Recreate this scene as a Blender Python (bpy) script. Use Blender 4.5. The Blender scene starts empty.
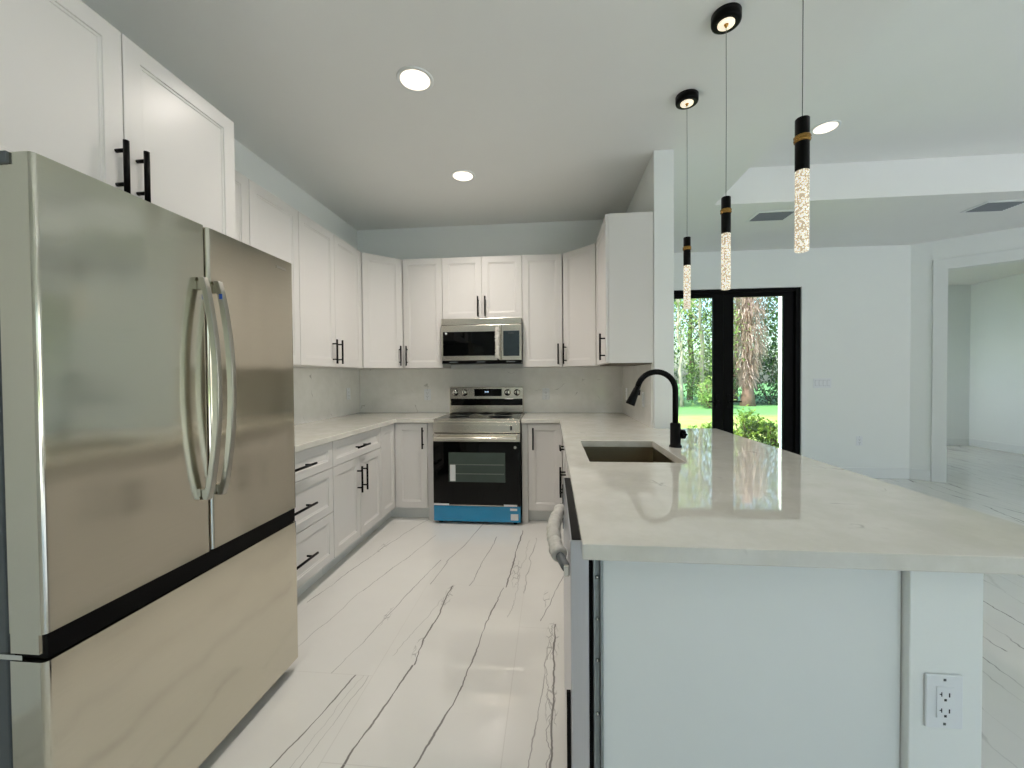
import bpy, bmesh, math, random
from mathutils import Vector, Matrix
random.seed(7)
S = bpy.context.scene
COL = S.collection
PI = math.pi

# ------------------------------------------------------------------ camera
yaw, pit, rol = [math.radians(a) for a in (5.5272, 0.9804, -0.4531)]
fwd = Vector((-math.sin(yaw)*math.cos(pit), math.cos(yaw)*math.cos(pit), -math.sin(pit)))
rt = Vector((math.cos(yaw), math.sin(yaw), 0)); up = rt.cross(fwd)
r2 = math.cos(rol)*rt + math.sin(rol)*up
u2 = -math.sin(rol)*rt + math.cos(rol)*up
cd = bpy.data.cameras.new('camera'); cam = bpy.data.objects.new('camera', cd); COL.objects.link(cam)
cd.sensor_width = 36; cd.lens = 413.8/1024*36; cd.clip_start = .02; cd.clip_end = 300
m = Matrix((r2, u2, -fwd)).transposed().to_4x4(); m.translation = Vector((2.040, -4.220, 1.280))
cam.matrix_world = m
S.camera = cam

# ------------------------------------------------------------------ world, sun, area lights, exposure
S.view_settings.view_transform = 'Standard'; S.view_settings.look = 'None'
S.view_settings.gamma = 1; S.view_settings.use_curve_mapping = False
S.view_settings.exposure = 0.0
w = bpy.data.worlds.new('sky'); S.world = w; w.use_nodes = True; W_STR = 0.57; S_STR = 8.6
nt = w.node_tree; nt.nodes.clear()
sk = nt.nodes.new('ShaderNodeTexSky'); sk.sky_type = 'NISHITA'; sk.sun_disc = False
sk.sun_elevation = math.radians(48); sk.sun_rotation = math.radians(250); sk.air_density = 1.2; sk.dust_density = 3
bg = nt.nodes.new('ShaderNodeBackground'); bg.inputs[1].default_value = W_STR
wo = nt.nodes.new('ShaderNodeOutputWorld')
tint = nt.nodes.new('ShaderNodeMix'); tint.data_type = 'RGBA'; tint.blend_type = 'MULTIPLY'; tint.inputs[0].default_value = 1
tint.inputs[7].default_value = (.90, 1.0, 1.06, 1); nt.links.new(sk.outputs[0], tint.inputs[6]); nt.links.new(tint.outputs[2], bg.inputs[0]); nt.links.new(bg.outputs[0], wo.inputs[0])

def lamp(name, kind, loc, direction, energy, color, **kw):
    d = bpy.data.lights.new(name, kind); d.energy = energy; d.color = color
    for k, v in kw.items(): setattr(d, k, v)
    o = bpy.data.objects.new(name, d); COL.objects.link(o); o.location = loc
    o.rotation_euler = Vector(direction).to_track_quat('-Z', 'Y').to_euler()
    return o
lamp('sun', 'SUN', (0, 0, 20), (.62, .42, -.80), S_STR, (1, .95, .85), angle=math.radians(.6))
E_REAR, C_REAR = 3, (.6, .85, 1)
E_SIDE, C_SIDE = 44, (1, .92, .92)
E_ALC, C_ALC = 1.1, (.6, .8, 1)
E_KIT, C_KIT = 6.5, (1, .91, .84)
E_LIV, C_LIV = 1.4, (1, .92, .84)
lamp('rear_window_daylight', 'AREA', (4.4, -6.9, 1.05), (0, 1, 0), E_REAR, C_REAR, shape='RECTANGLE', size=2.2, size_y=1.9)
lamp('side_window_daylight', 'AREA', (9.3, -3.9, 1.35), (-1, 0, 0), E_SIDE, C_SIDE, shape='RECTANGLE', size=3.6, size_y=1.9)
lamp('alcove_window_daylight', 'AREA', (6.47, 3.0, 1.5), (1, .1, 0), E_ALC, C_ALC, shape='RECTANGLE', size=.7, size_y=1.6, spread=math.radians(42))

# ------------------------------------------------------------------ materials
def srgb(r, g, b):
    f = lambda c: c/12.92 if c <= .04045 else ((c+.055)/1.055)**2.4
    return (f(r/255), f(g/255), f(b/255), 1)
class NT:
    def __init__(s, name):
        s.m = bpy.data.materials.new(name); s.m.use_nodes = True; s.t = s.m.node_tree
        s.b = s.t.nodes['Principled BSDF']; s.out = s.t.nodes['Material Output']
    def n(s, typ, **kw):
        x = s.t.nodes.new(typ)
        for k, v in kw.items(): setattr(x, k, v)
        return x
    def put(s, sock, v):
        if v is None: return
        if isinstance(v, bpy.types.NodeSocket): s.t.links.new(v, sock)
        else: sock.default_value = v
    def math(s, op, a, b=None, c=None, clamp=False):
        x = s.n('ShaderNodeMath', operation=op, use_clamp=clamp)
        for i, v in enumerate((a, b, c)): s.put(x.inputs[i], v)
        return x.outputs[0]
    def mix(s, f, a, b):
        x = s.n('ShaderNodeMix', data_type='RGBA'); s.put(x.inputs[0], f); s.put(x.inputs[6], a); s.put(x.inputs[7], b)
        return x.outputs[2]
    def smooth(s, v, a, b, o0=0., o1=1.):
        x = s.n('ShaderNodeMapRange', interpolation_type='SMOOTHSTEP'); s.put(x.inputs[0], v)
        for i, q in enumerate((a, b, o0, o1)): s.put(x.inputs[i+1], q)
        return x.outputs[0]
    def pos(s): return s.n('ShaderNodeNewGeometry').outputs['Position']
    def sep(s, v): x = s.n('ShaderNodeSeparateXYZ'); s.put(x.inputs[0], v); return x.outputs
    def comb(s, a, b, c): x = s.n('ShaderNodeCombineXYZ'); [s.put(x.inputs[i], v) for i, v in enumerate((a, b, c))]; return x.outputs[0]
    def noise(s, vec, scale, detail=2., rough=.5, dist=0., dim='3D', w=None):
        x = s.n('ShaderNodeTexNoise', noise_dimensions=dim)
        if dim != '1D': s.put(x.inputs['Vector'], vec)
        if w is not None: s.put(x.inputs['W'], w)
        x.inputs['Scale'].default_value = scale; x.inputs['Detail'].default_value = detail
        x.inputs['Roughness'].default_value = rough; x.inputs['Distortion'].default_value = dist
        return x.outputs[0]
    def bump(s, h, st, d=.01):
        x = s.n('ShaderNodeBump'); s.put(x.inputs['Height'], h); x.inputs['Strength'].default_value = st; x.inputs['Distance'].default_value = d
        s.t.links.new(x.outputs[0], s.b.inputs['Normal'])
def mat(name, col, rough=.5, metal=0., spec=.5, var=0., vs=20., bump=0., bs=60., emit=None, es=0., coat=0.):
    k = NT(name); c = srgb(*col)
    if var:
        n = k.noise(k.pos(), vs, 3)
        k.put(k.b.inputs['Base Color'], k.mix(n, tuple(x*(1-var) for x in c[:3])+(1,), tuple(min(1, x*(1+var)) for x in c[:3])+(1,)))
    else: k.b.inputs['Base Color'].default_value = c
    k.b.inputs['Roughness'].default_value = rough; k.b.inputs['Metallic'].default_value = metal
    k.b.inputs['Specular IOR Level'].default_value = spec; k.b.inputs['Coat Weight'].default_value = coat
    if bump: k.bump(k.noise(k.pos(), bs, 3), bump, .004)
    if emit: k.b.inputs['Emission Color'].default_value = srgb(*emit); k.b.inputs['Emission Strength'].default_value = es
    return k.m
M = {}
M['wall'] = mat('wall_paint', (237, 241, 238), .6, var=.015, vs=3, bump=.12, bs=180)
M['ceiling'] = mat('ceiling_paint', (238, 240, 236), .7, var=.015, vs=3, bump=.1, bs=150)
M['trim'] = mat('trim_paint', (232, 236, 234), .35, var=.01, vs=5)
M['cab'] = mat('cabinet_lacquer', (222, 220, 216), .3, var=.01, vs=6)
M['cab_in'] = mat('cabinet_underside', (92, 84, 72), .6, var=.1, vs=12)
M['black'] = mat('black_matte_metal', (3, 3, 3), .38, spec=.12, var=.1, vs=30)
M['blackplastic'] = mat('black_plastic', (3, 3, 4), .4, spec=.1, var=.1, vs=30)
M['blackglass'] = mat('black_glass', (3, 4, 4), .03, spec=.22, var=.1, vs=8)
M['doorframe'] = mat('black_door_frame', (3, 3, 4), .6, spec=.12, var=.1, vs=8)
M['greyplastic'] = mat('grey_plastic', (86, 92, 94), .5, var=.08, vs=40)
M['whiteplastic'] = mat('white_plastic', (232, 236, 238), .35, var=.01, vs=30)
M['slot'] = mat('dark_slot', (25, 27, 30), .6, var=.1, vs=60)
M['brass'] = mat('brass', (176, 132, 62), .25, metal=1, var=.3, vs=90)
M['goldring'] = mat('faceted_gold', (150, 116, 62), .2, metal=1, var=.6, vs=160)
M['chrome'] = mat('polished_steel', (215, 214, 208), .12, metal=1, var=.03, vs=20)
M['galv'] = mat('galvanised_steel', (150, 158, 160), .35, metal=.9, var=.25, vs=35, bump=.3, bs=60)
M['film'] = mat('blue_film', (20, 140, 190), .25, var=.12, vs=7, coat=.4, bump=.15, bs=14)
M['foam'] = mat('foam_wrap', (204, 202, 194), .75, var=.2, vs=45, bump=1., bs=70)
M['sticker'] = mat('paper_sticker', (222, 226, 226), .6, var=.04, vs=40)
M['bluetape'] = mat('blue_tape', (40, 90, 190), .5, var=.05, vs=40)
M['vent'] = mat('vent_metal', (128, 134, 138), .5, var=.05, vs=20)
M['keypad'] = mat('smoked_keypad', (44, 56, 60), .12, spec=.4, var=.25, vs=22)
M['rack'] = mat('oven_rack', (150, 156, 150), .3, metal=.8, var=.05, vs=20)
M['cavity'] = mat('oven_cavity', (60, 74, 68), .5, var=.3, vs=6)
M['cord'] = mat('grey_cord', (96, 98, 98), .5, var=.05, vs=20)
M['lens'] = mat('lamp_lens', (255, 250, 240), .5, emit=(255, 238, 214), es=1.7, var=.01, vs=5)
M['canopylens'] = mat('canopy_lens', (250, 240, 215), .5, emit=(255, 240, 214), es=.75, var=.02, vs=60)
M['display'] = mat('display_digits', (200, 225, 255), .5, emit=(190, 220, 255), es=1.0, var=.02, vs=60)
M['stucco'] = mat('outside_stucco', (238, 240, 240), .7, var=.02, vs=10)

def brushed(name, col, rough, axis='z', amt=.06, wav=.35, aniso=0):
    k = NT(name); p = k.pos(); x, y, z = k.sep(p)[:3]
    if axis == 'z': v = k.comb(k.math('MULTIPLY', x, 900.), k.math('MULTIPLY', y, 900.), k.math('MULTIPLY', z, 6.))
    elif axis == 'y': v = k.comb(k.math('MULTIPLY', x, 900.), k.math('MULTIPLY', y, 6.), k.math('MULTIPLY', z, 900.))
    else: v = k.comb(k.math('MULTIPLY', x, 6.), k.math('MULTIPLY', y, 900.), k.math('MULTIPLY', z, 900.))
    n = k.noise(v, 1., 2); c = srgb(*col)
    k.put(k.b.inputs['Base Color'], k.mix(n, tuple(q*.93 for q in c[:3])+(1,), tuple(min(1, q*1.07) for q in c[:3])+(1,)))
    k.b.inputs['Metallic'].default_value = 1
    if aniso:
        tg = k.n('ShaderNodeTangent', direction_type='RADIAL', axis='Z'); k.put(k.b.inputs['Tangent'], tg.outputs[0]); k.b.inputs['Anisotropic'].default_value = aniso
    k.put(k.b.inputs['Roughness'], k.math('MULTIPLY_ADD', n, amt, rough-amt/2))
    if wav:
        v2 = k.comb(k.math('MULTIPLY', x, 3.), k.math('MULTIPLY', y, 5.), k.math('MULTIPLY', z, .9))
        k.bump(k.noise(v2, 1., 1), wav, .012)
    return k.m
M['steel'] = brushed('brushed_stainless', (209, 204, 189), .13, 'y', wav=.5, aniso=.55)
M['steel_h'] = brushed('brushed_stainless_wide', (226, 221, 210), .24, 'x', wav=.1)
M['steel_side'] = brushed('brushed_side', (150, 150, 140), .32, 'z', wav=.1)
M['handlesteel'] = mat('handle_steel', (176, 174, 164), .3, metal=1, var=.04, vs=20)
M['sinksteel'] = brushed('sink_steel', (158, 150, 130), .3, 'x', wav=0)
M['dwsteel'] = brushed('dishwasher_steel', (200, 202, 208), .3, 'z', wav=.15)

def quartz(name, lo, hi, rough):
    k = NT(name); p = k.pos()
    d = k.n('ShaderNodeTexNoise'); k.put(d.inputs['Vector'], p); d.inputs['Scale'].default_value = 3; d.inputs['Detail'].default_value = 4
    vm = k.n('ShaderNodeVectorMath', operation='MULTIPLY_ADD'); k.put(vm.inputs[0], d.outputs[1]); vm.inputs[1].default_value = (.35, .35, .35); k.put(vm.inputs[2], p)
    vo = k.n('ShaderNodeTexVoronoi', feature='DISTANCE_TO_EDGE'); k.put(vo.inputs['Vector'], vm.outputs[0]); vo.inputs['Scale'].default_value = 2.6
    line = k.smooth(vo.outputs[0], 0., .012, 1., 0.)
    mask = k.smooth(k.noise(p, 9., 2), .575, .68)
    f = k.math('MULTIPLY', k.math('MULTIPLY', line, mask), .5)
    base = k.mix(k.smooth(k.noise(p, 9., 6, .65), .3, .7), srgb(*lo), srgb(*hi))
    k.put(k.b.inputs['Base Color'], k.mix(f, base, srgb(140, 138, 128)))
    k.b.inputs['Roughness'].default_value = rough; k.b.inputs['Specular IOR Level'].default_value = .75
    return k.m
M['quartz'] = quartz('white_quartz', (210, 208, 197), (220, 218, 209), .035)
M['splash'] = quartz('brightened_backsplash_quartz', (236, 236, 230), (243, 243, 238), .12)  # same slab as the counter, base colour lightened to make up for missing light

def marble_floor():
    k = NT('marble_porcelain_tile'); p = k.pos(); x, y, z = k.sep(p)[:3]
    # tile grid, one third offset from column to column
    u = k.math('DIVIDE', k.math('SUBTRACT', x, 1.865), .6)
    col = k.math('FLOOR', u); fu = k.math('SUBTRACT', u, col)
    y0 = k.math('MULTIPLY_ADD', col, -.4, -3.33)
    v = k.math('DIVIDE', k.math('SUBTRACT', y, y0), 1.2)
    row = k.math('FLOOR', v); fv = k.math('SUBTRACT', v, row)
    eu = k.math('MULTIPLY', k.math('MINIMUM', fu, k.math('SUBTRACT', 1., fu)), .6)
    ev = k.math('MULTIPLY', k.math('MINIMUM', fv, k.math('SUBTRACT', 1., fv)), 1.2)
    gr = k.smooth(k.math('MINIMUM', eu, ev), .0010, .0022, 1., 0.)
    wn = k.n('ShaderNodeTexWhiteNoise', noise_dimensions='3D'); k.put(wn.inputs['Vector'], k.comb(col, row, 3.))
    rnd = k.sep(wn.outputs['Color'])
    tot = None
    # named veins: x0, y0, x1, y1, thickness, wobble, strength
    V = [(.64, -2.0, .76, -1.22, .004, .02, .8), (.76, -1.22, .95, -.5, .004, .02, .8),
         (.80, -2.52, .90, -1.85, .003, .02, .5), (.90, -1.85, 1.10, -.95, .004, .02, .65),
         (1.08, -2.53, 1.15, -2.10, .003, .02, .6), (1.15, -2.10, 1.25, -1.4, .004, .015, .7),
         (1.085, -3.1, 1.19, -2.53, .005, .012, .9), (1.19, -3.1, 1.25, -2.53, .0025, .02, .45), (1.15, -3.1, 1.22, -2.53, .002, .02, .35),
         (1.32, -3.1, 1.415, -2.45, .007, .012, 1.), (1.415, -2.45, 1.425, -1.745, .006, .02, .95),
         (1.30, -2.40, 1.40, -1.9, .0025, .03, .45),
         (1.545, -3.1, 1.661, -2.549, .006, .014, .95), (1.661, -2.549, 1.73, -1.745, .005, .02, .9),
         (1.285, -1.74, 1.31, -1.43, .004, .01, .7), (1.31, -1.43, 1.45, -.62, .004, .015, .8),
         (1.525, -1.74, 1.60, -.95, .004, .02, .7), (1.755, -1.74, 1.79, -.8, .007, .02, .9),
         (2.015, -3.3, 2.048, -2.09, .007, .016, .95), (2.0, -3.3, 2.035, -2.09, .003, .05, .6), (1.93, -3.1, 2.03, -2.2, .0035, .02, .6),
         (1.86, -1.8, 1.91, -.95, .004, .03, .6), (1.975, -2.07, 2.13, -1.45, .0045, .02, .7), (1.80, -2.05, 1.86, -1.0, .0025, .04, .5)]
    for i, (xa, ya, xb, yb, th, wob, st) in enumerate(V):
        s = (xb-xa)/(yb-ya)
        wy = k.noise(None, 2.6, 5, .62, dim='1D', w=k.math('ADD', y, 13.7*i))
        cx = k.math('ADD', k.math('MULTIPLY_ADD', k.math('SUBTRACT', y, ya), s, xa), k.math('MULTIPLY', k.math('SUBTRACT', wy, .5), wob*2.6))
        d = k.math('ABSOLUTE', k.math('SUBTRACT', x, cx))
        tn = k.math('MULTIPLY_ADD', k.noise(None, 5., 2, dim='1D', w=k.math('ADD', y, 51.3+7*i)), th*1.5, th*.05)
        ln = k.math('SUBTRACT', 1., k.math('DIVIDE', d, tn), clamp=True)
        ln = k.smooth(ln, 0., .6)
        e0 = k.smooth(y, ya-.004, ya+.004); e1 = k.smooth(y, yb-.004, yb+.004, 1., 0.)
        ln = k.math('MULTIPLY', k.math('MULTIPLY', ln, e0), k.math('MULTIPLY', e1, st))
        tot = ln if tot is None else k.math('MAXIMUM', tot, ln)
    # wispy tangle beside the strongest veins
    dn = k.n('ShaderNodeTexNoise'); k.put(dn.inputs['Vector'], p); dn.inputs['Scale'].default_value = 14; dn.inputs['Detail'].default_value = 3
    vm = k.n('ShaderNodeVectorMath', operation='MULTIPLY_ADD'); k.put(vm.inputs[0], dn.outputs[1]); vm.inputs[1].default_value = (.05, .05, 0)
    k.put(vm.inputs[2], p)
    sc = k.n('ShaderNodeVectorMath', operation='MULTIPLY'); k.put(sc.inputs[0], vm.outputs[0]); sc.inputs[1].default_value = (42, 11, 0)
    vo = k.n('ShaderNodeTexVoronoi', feature='DISTANCE_TO_EDGE', voronoi_dimensions='2D'); k.put(vo.inputs['Vector'], sc.outputs[0]); vo.inputs['Scale'].default_value = 1
    wl = k.smooth(vo.outputs[0], .0, .09, 1., 0.)
    for (cx_, cy_, rx, ry) in ((1.425, -1.86, .03, .14), (1.40, -2.32, .02, .1), (2.035, -2.22, .035, .16), (2.03, -2.62, .028, .14), (.76, -1.2, .03, .12), (1.15, -2.1, .02, .1), (1.80, -1.55, .03, .2), (2.0, -1.85, .02, .1)):
        ex = k.math('POWER', k.math('DIVIDE', k.math('SUBTRACT', x, cx_), rx), 2.); ey = k.math('POWER', k.math('DIVIDE', k.math('SUBTRACT', y, cy_), ry), 2.)
        blob = k.smooth(k.math('ADD', ex, ey), .4, 1.1, 1., 0.)
        tot = k.math('MAXIMUM', tot, k.math('MULTIPLY', k.math('MULTIPLY', blob, wl), .6))
    # free veins in all the other tiles
    far = k.math('MAXIMUM', k.math('GREATER_THAN', x, 2.2), k.math('LESS_THAN', y, -3.33))
    dn2 = k.n('ShaderNodeTexNoise'); k.put(dn2.inputs['Vector'], k.comb(k.math('MULTIPLY_ADD', rnd[0], 9., x), k.math('MULTIPLY_ADD', rnd[1], 9., y), 0.)); dn2.inputs['Scale'].default_value = 1.6; dn2.inputs['Detail'].default_value = 5; dn2.inputs['Roughness'].default_value = .6
    off = k.sep(dn2.outputs[1])
    a = k.math('ADD', k.math('MULTIPLY_ADD', y, -.12, x), k.math('MULTIPLY_ADD', off[0], .22, k.math('MULTIPLY', rnd[0], 3.)))
    b = k.math('MULTIPLY_ADD', rnd[2], 5., y)
    vo2 = k.n('ShaderNodeTexVoronoi', feature='DISTANCE_TO_EDGE', voronoi_dimensions='2D'); k.put(vo2.inputs['Vector'], k.comb(k.math('MULTIPLY', a, 5.2), k.math('MULTIPLY', b, .5), 0.)); vo2.inputs['Scale'].default_value = 1
    l2 = k.smooth(vo2.outputs[0], 0., .028, 1., 0.)
    l2 = k.math('MULTIPLY', l2, k.smooth(k.noise(p, 2.2, 2), .38, .6, .15, .95))
    tot = k.math('MAXIMUM', tot, k.math('MULTIPLY', l2, far))
    base = k.mix(k.noise(p, 1.7, 5, .6), srgb(218, 217, 211), srgb(233, 233, 228))
    base = k.mix(k.math('MULTIPLY', tot, .85), base, srgb(84, 80, 76))
    base = k.mix(k.math('MULTIPLY', gr, .38), base, srgb(150, 146, 136))
    k.put(k.b.inputs['Base Color'], base)
    k.put(k.b.inputs['Roughness'], k.math('MULTIPLY_ADD', gr, .3, .025))
    k.b.inputs['Specular IOR Level'].default_value = .85
    return k.m
M['floor'] = marble_floor()

def glass_pane():
    k = NT('window_glass'); t = k.t
    tr = k.n('ShaderNodeBsdfTransparent'); gl = k.n('ShaderNodeBsdfGlossy'); gl.inputs['Roughness'].default_value = .01
    fr = k.n('ShaderNodeFresnel'); fr.inputs[0].default_value = 1.45; mx = k.n('ShaderNodeMixShader')
    tr.inputs[0].default_value = (.95, .98, .96, 1)
    t.links.new(fr.outputs[0], mx.inputs[0]); t.links.new(tr.outputs[0], mx.inputs[1]); t.links.new(gl.outputs[0], mx.inputs[2]); t.links.new(mx.outputs[0], k.out.inputs[0])
    return k.m
M['glass'] = glass_pane()
def crystal():
    k = NT('bubble_crystal'); p = k.pos()
    vo = k.n('ShaderNodeTexVoronoi'); k.put(vo.inputs['Vector'], p); vo.inputs['Scale'].default_value = 170
    f = k.smooth(vo.outputs[0], .25, .62)
    k.put(k.b.inputs['Base Color'], k.mix(f, srgb(250, 247, 236), srgb(156, 146, 128)))
    k.put(k.b.inputs['Emission Color'], k.mix(f, srgb(255, 250, 232), srgb(182, 166, 138)))
    k.b.inputs['Emission Strength'].default_value = .8; k.b.inputs['Roughness'].default_value = .15
    k.bump(f, .5, .003)
    return k.m
M['crystal'] = crystal()
def leafmat(name, a, b, c, sc=1.2):
    k = NT(name); p = k.pos(); n = k.noise(p, sc, 4, .6); n2 = k.noise(p, 12., 2)
    k.put(k.b.inputs['Base Color'], k.mix(k.smooth(n2, .35, .7), k.mix(k.smooth(n, .35, .65), srgb(*a), srgb(*b)), srgb(*c)))
    k.b.inputs['Roughness'].default_value = .5
    tl = k.n('ShaderNodeBsdfTranslucent'); tl.inputs[0].default_value = srgb(*c)
    mx = k.n('ShaderNodeMixShader'); mx.inputs[0].default_value = .3
    k.t.links.new(k.b.outputs[0], mx.inputs[1]); k.t.links.new(tl.outputs[0], mx.inputs[2]); k.t.links.new(mx.outputs[0], k.out.inputs[0])
    return k.m
M['leaf_dark'] = leafmat('leaf_dark', (22, 52, 34), (48, 88, 52), (84, 124, 72))
M['leaf_mid'] = leafmat('leaf_mid', (44, 84, 40), (82, 126, 58), (126, 160, 84))
M['leaf_light'] = leafmat('leaf_light', (88, 126, 60), (130, 164, 82), (182, 204, 124))
M['leaf_bush'] = leafmat('leaf_bush', (34, 72, 14), (66, 112, 24), (138, 162, 58), 4)
M['frond_dry'] = leafmat('frond_dry', (140, 112, 104), (184, 156, 148), (214, 192, 184), 3)
M['bark'] = mat('bark', (128, 98, 86), .85, var=.35, vs=6, bump=1, bs=18)
M['barkpale'] = mat('bark_pale', (176, 166, 152), .85, var=.3, vs=5, bump=1, bs=18)
def grass():
    k = NT('lawn_grass'); p = k.pos(); y = k.sep(p)[1]
    n = k.noise(p, .8, 4, .6); n2 = k.noise(p, 25., 3)
    c = k.mix(k.smooth(n, .35, .65), srgb(150, 178, 84), srgb(196, 206, 116)); c = k.mix(k.math('MULTIPLY', n2, .4), c, srgb(120, 160, 70))
    c = k.mix(k.smooth(k.math('MULTIPLY_ADD', n, 3., y), 11.5, 13.5), c, srgb(104, 156, 88))
    k.put(k.b.inputs['Base Color'], c); k.b.inputs['Roughness'].default_value = .8; k.bump(n2, .8, .05)
    return k.m
M['grass'] = grass()

# ------------------------------------------------------------------ mesh helpers
class MB:
    def __init__(s): s.bm = bmesh.new(); s.smooth = False
    def box(s, x0, x1, y0, y1, z0, z1):
        v = [s.bm.verts.new(p) for p in ((x0,y0,z0),(x1,y0,z0),(x1,y1,z0),(x0,y1,z0),(x0,y0,z1),(x1,y0,z1),(x1,y1,z1),(x0,y1,z1))]
        for f in ((3,2,1,0),(4,5,6,7),(0,1,5,4),(1,2,6,5),(2,3,7,6),(3,0,4,7)): s.bm.faces.new([v[i] for i in f])
        return s
    def frame(s, d):
        d = Vector(d).normalized(); a = Vector((0,0,1)) if abs(d.z) < .9 else Vector((1,0,0))
        u = d.cross(a).normalized(); return u, d.cross(u)
    def tube(s, pts, r, n=12, cap=True, rz=None):
        pts = [Vector(p) for p in pts]; rings = []; u = None
        for i, p in enumerate(pts):
            d = (pts[min(i+1, len(pts)-1)] - pts[max(i-1, 0)]).normalized()
            if u is None: u, v = s.frame(d)
            else: u = (u - d*u.dot(d)).normalized(); v = d.cross(u)
            rr = r[i] if isinstance(r, (list, tuple)) else r
            rings.append([s.bm.verts.new(p + (u*math.cos(2*PI*k/n) + v*math.sin(2*PI*k/n))*rr) for k in range(n)])
        for a, b in zip(rings, rings[1:]):
            for k in range(n):
                f = s.bm.faces.new((a[k], a[(k+1) % n], b[(k+1) % n], b[k])); f.smooth = True
        if cap: s.bm.faces.new(rings[0][::-1]); s.bm.faces.new(rings[-1])
        return s
    def lathe(s, c, prof, axis='z', n=32):
        # prof: list of (r, h) from one end to the other along the axis
        c = Vector(c); A = {'z': (Vector((1,0,0)), Vector((0,1,0)), Vector((0,0,1))), 'y': (Vector((1,0,0)), Vector((0,0,1)), Vector((0,1,0))), 'x': (Vector((0,1,0)), Vector((0,0,1)), Vector((1,0,0)))}[axis]
        rings = []
        for r, h in prof:
            rings.append([s.bm.verts.new(c + A[2]*h + (A[0]*math.cos(2*PI*k/n) + A[1]*math.sin(2*PI*k/n))*max(r, 1e-4)) for k in range(n)])
        for a, b in zip(rings, rings[1:]):
            for k in range(n): f = s.bm.faces.new((a[k], a[(k+1) % n], b[(k+1) % n], b[k])); f.smooth = True
        if prof[0][0] > 0: s.bm.faces.new(rings[0][::-1])
        if prof[-1][0] > 0: s.bm.faces.new(rings[-1])
        return s
    def bar(s, pts, w, t, wd, td):
        # rectangular section swept along pts, width along wd, thickness along td
        wd = Vector(wd); td = Vector(td); rings = []
        for i, p in enumerate(pts):
            p = Vector(p); tt = t[i] if isinstance(t, (list, tuple)) else t
            rings.append([s.bm.verts.new(p + wd*w/2*a + td*tt/2*b) for a, b in ((-1,-1),(1,-1),(1,1),(-1,1))])
        for a, b in zip(rings, rings[1:]):
            for k in range(4): s.bm.faces.new((a[k], a[(k+1) % 4], b[(k+1) % 4], b[k]))
        s.bm.faces.new(rings[0][::-1]); s.bm.faces.new(rings[-1]); return s
    def prism(s, poly, z0, z1):
        a = [s.bm.verts.new((x, y, z0)) for x, y in poly]; b = [s.bm.verts.new((x, y, z1)) for x, y in poly]; n = len(poly)
        s.bm.faces.new(a[::-1]); s.bm.faces.new(b)
        for k in range(n): s.bm.faces.new((a[k], a[(k+1) % n], b[(k+1) % n], b[k]))
        return s
    def grid(s, us, vs, keep, w0, w1, f=lambda u, v, w: (u, v, w)):
        # slab made of kept cells: us x vs grid, thickness w0..w1, f maps (u,v,w) to xyz
        V = {}
        def g(i, j, w):
            if (i, j, w) not in V: V[(i, j, w)] = s.bm.verts.new(f(us[i], vs[j], w))
            return V[(i, j, w)]
        K = {(i, j) for i in range(len(us)-1) for j in range(len(vs)-1) if keep((us[i]+us[i+1])/2, (vs[j]+vs[j+1])/2)}
        for i, j in K:
            s.bm.faces.new((g(i,j,w1), g(i+1,j,w1), g(i+1,j+1,w1), g(i,j+1,w1)))
            s.bm.faces.new((g(i,j+1,w0), g(i+1,j+1,w0), g(i+1,j,w0), g(i,j,w0)))
            for (di, dj, a, b) in ((0,-1,(i,j),(i+1,j)), (1,0,(i+1,j),(i+1,j+1)), (0,1,(i+1,j+1),(i,j+1)), (-1,0,(i,j+1),(i,j))):
                if (i+di, j+dj) not in K: s.bm.faces.new((g(*a,w0), g(*b,w0), g(*b,w1), g(*a,w1)))
        return s
    def shaker(s, o, u, v, n, w, h, t=.02, st=.058, dp=.008, sl=.005):
        # frame-and-panel door; o = lower corner of the back face, u/v/n = right, up, outward
        o, u, v, n = Vector(o), Vector(u), Vector(v), Vector(n)
        def q(a, b, c): return s.bm.verts.new(o + u*a + v*b + n*c)
        def rect(i, c): return [q(i, i, c), q(w-i, i, c), q(w-i, h-i, c), q(i, h-i, c)]
        R = [rect(0, 0), rect(0, t), rect(st, t), rect(st+.0015, t-dp*.6), rect(st+sl+.004, t-dp*.6), rect(st+sl+.006, t-dp)]
        for a, b in zip(R, R[1:]):
            for k in range(4): s.bm.faces.new((a[k], a[(k+1) % 4], b[(k+1) % 4], b[k]))
        s.bm.faces.new(R[0][::-1]); s.bm.faces.new(R[-1]); return s
def worigin(o):
    return o.get('_wo', (0, 0, 0))
def link(name, mb, m, parent=None, bevel=0., origin=None, segs=2):
    bm = mb.bm; bmesh.ops.recalc_face_normals(bm, faces=bm.faces[:])
    if parent is not None: wo = Vector(worigin(parent))
    elif origin is not None: wo = Vector(origin)
    else:
        xs = [v.co for v in bm.verts]
        wo = Vector(((min(p.x for p in xs)+max(p.x for p in xs))/2, (min(p.y for p in xs)+max(p.y for p in xs))/2, min(p.z for p in xs)))
    bmesh.ops.translate(bm, verts=bm.verts[:], vec=-wo)
    me = bpy.data.meshes.new(name); bm.to_mesh(me); bm.free(); me.materials.append(M[m])
    o = bpy.data.objects.new(name, me); COL.objects.link(o)
    if parent is not None: o.parent = parent
    else: o.location = wo
    o['_wo'] = tuple(wo)
    if bevel:
        b = o.modifiers.new('bevel', 'BEVEL'); b.width = bevel; b.segments = segs; b.limit_method = 'ANGLE'; b.angle_limit = math.radians(40)
    return o
def thing(name, loc, label, cat, group=None, rz=0):
    o = bpy.data.objects.new(name, None); COL.objects.link(o); o.location = loc; o.rotation_euler.z = rz; o.empty_display_size = .1
    o['_wo'] = tuple(loc); return tag(o, label, cat, group)
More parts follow.
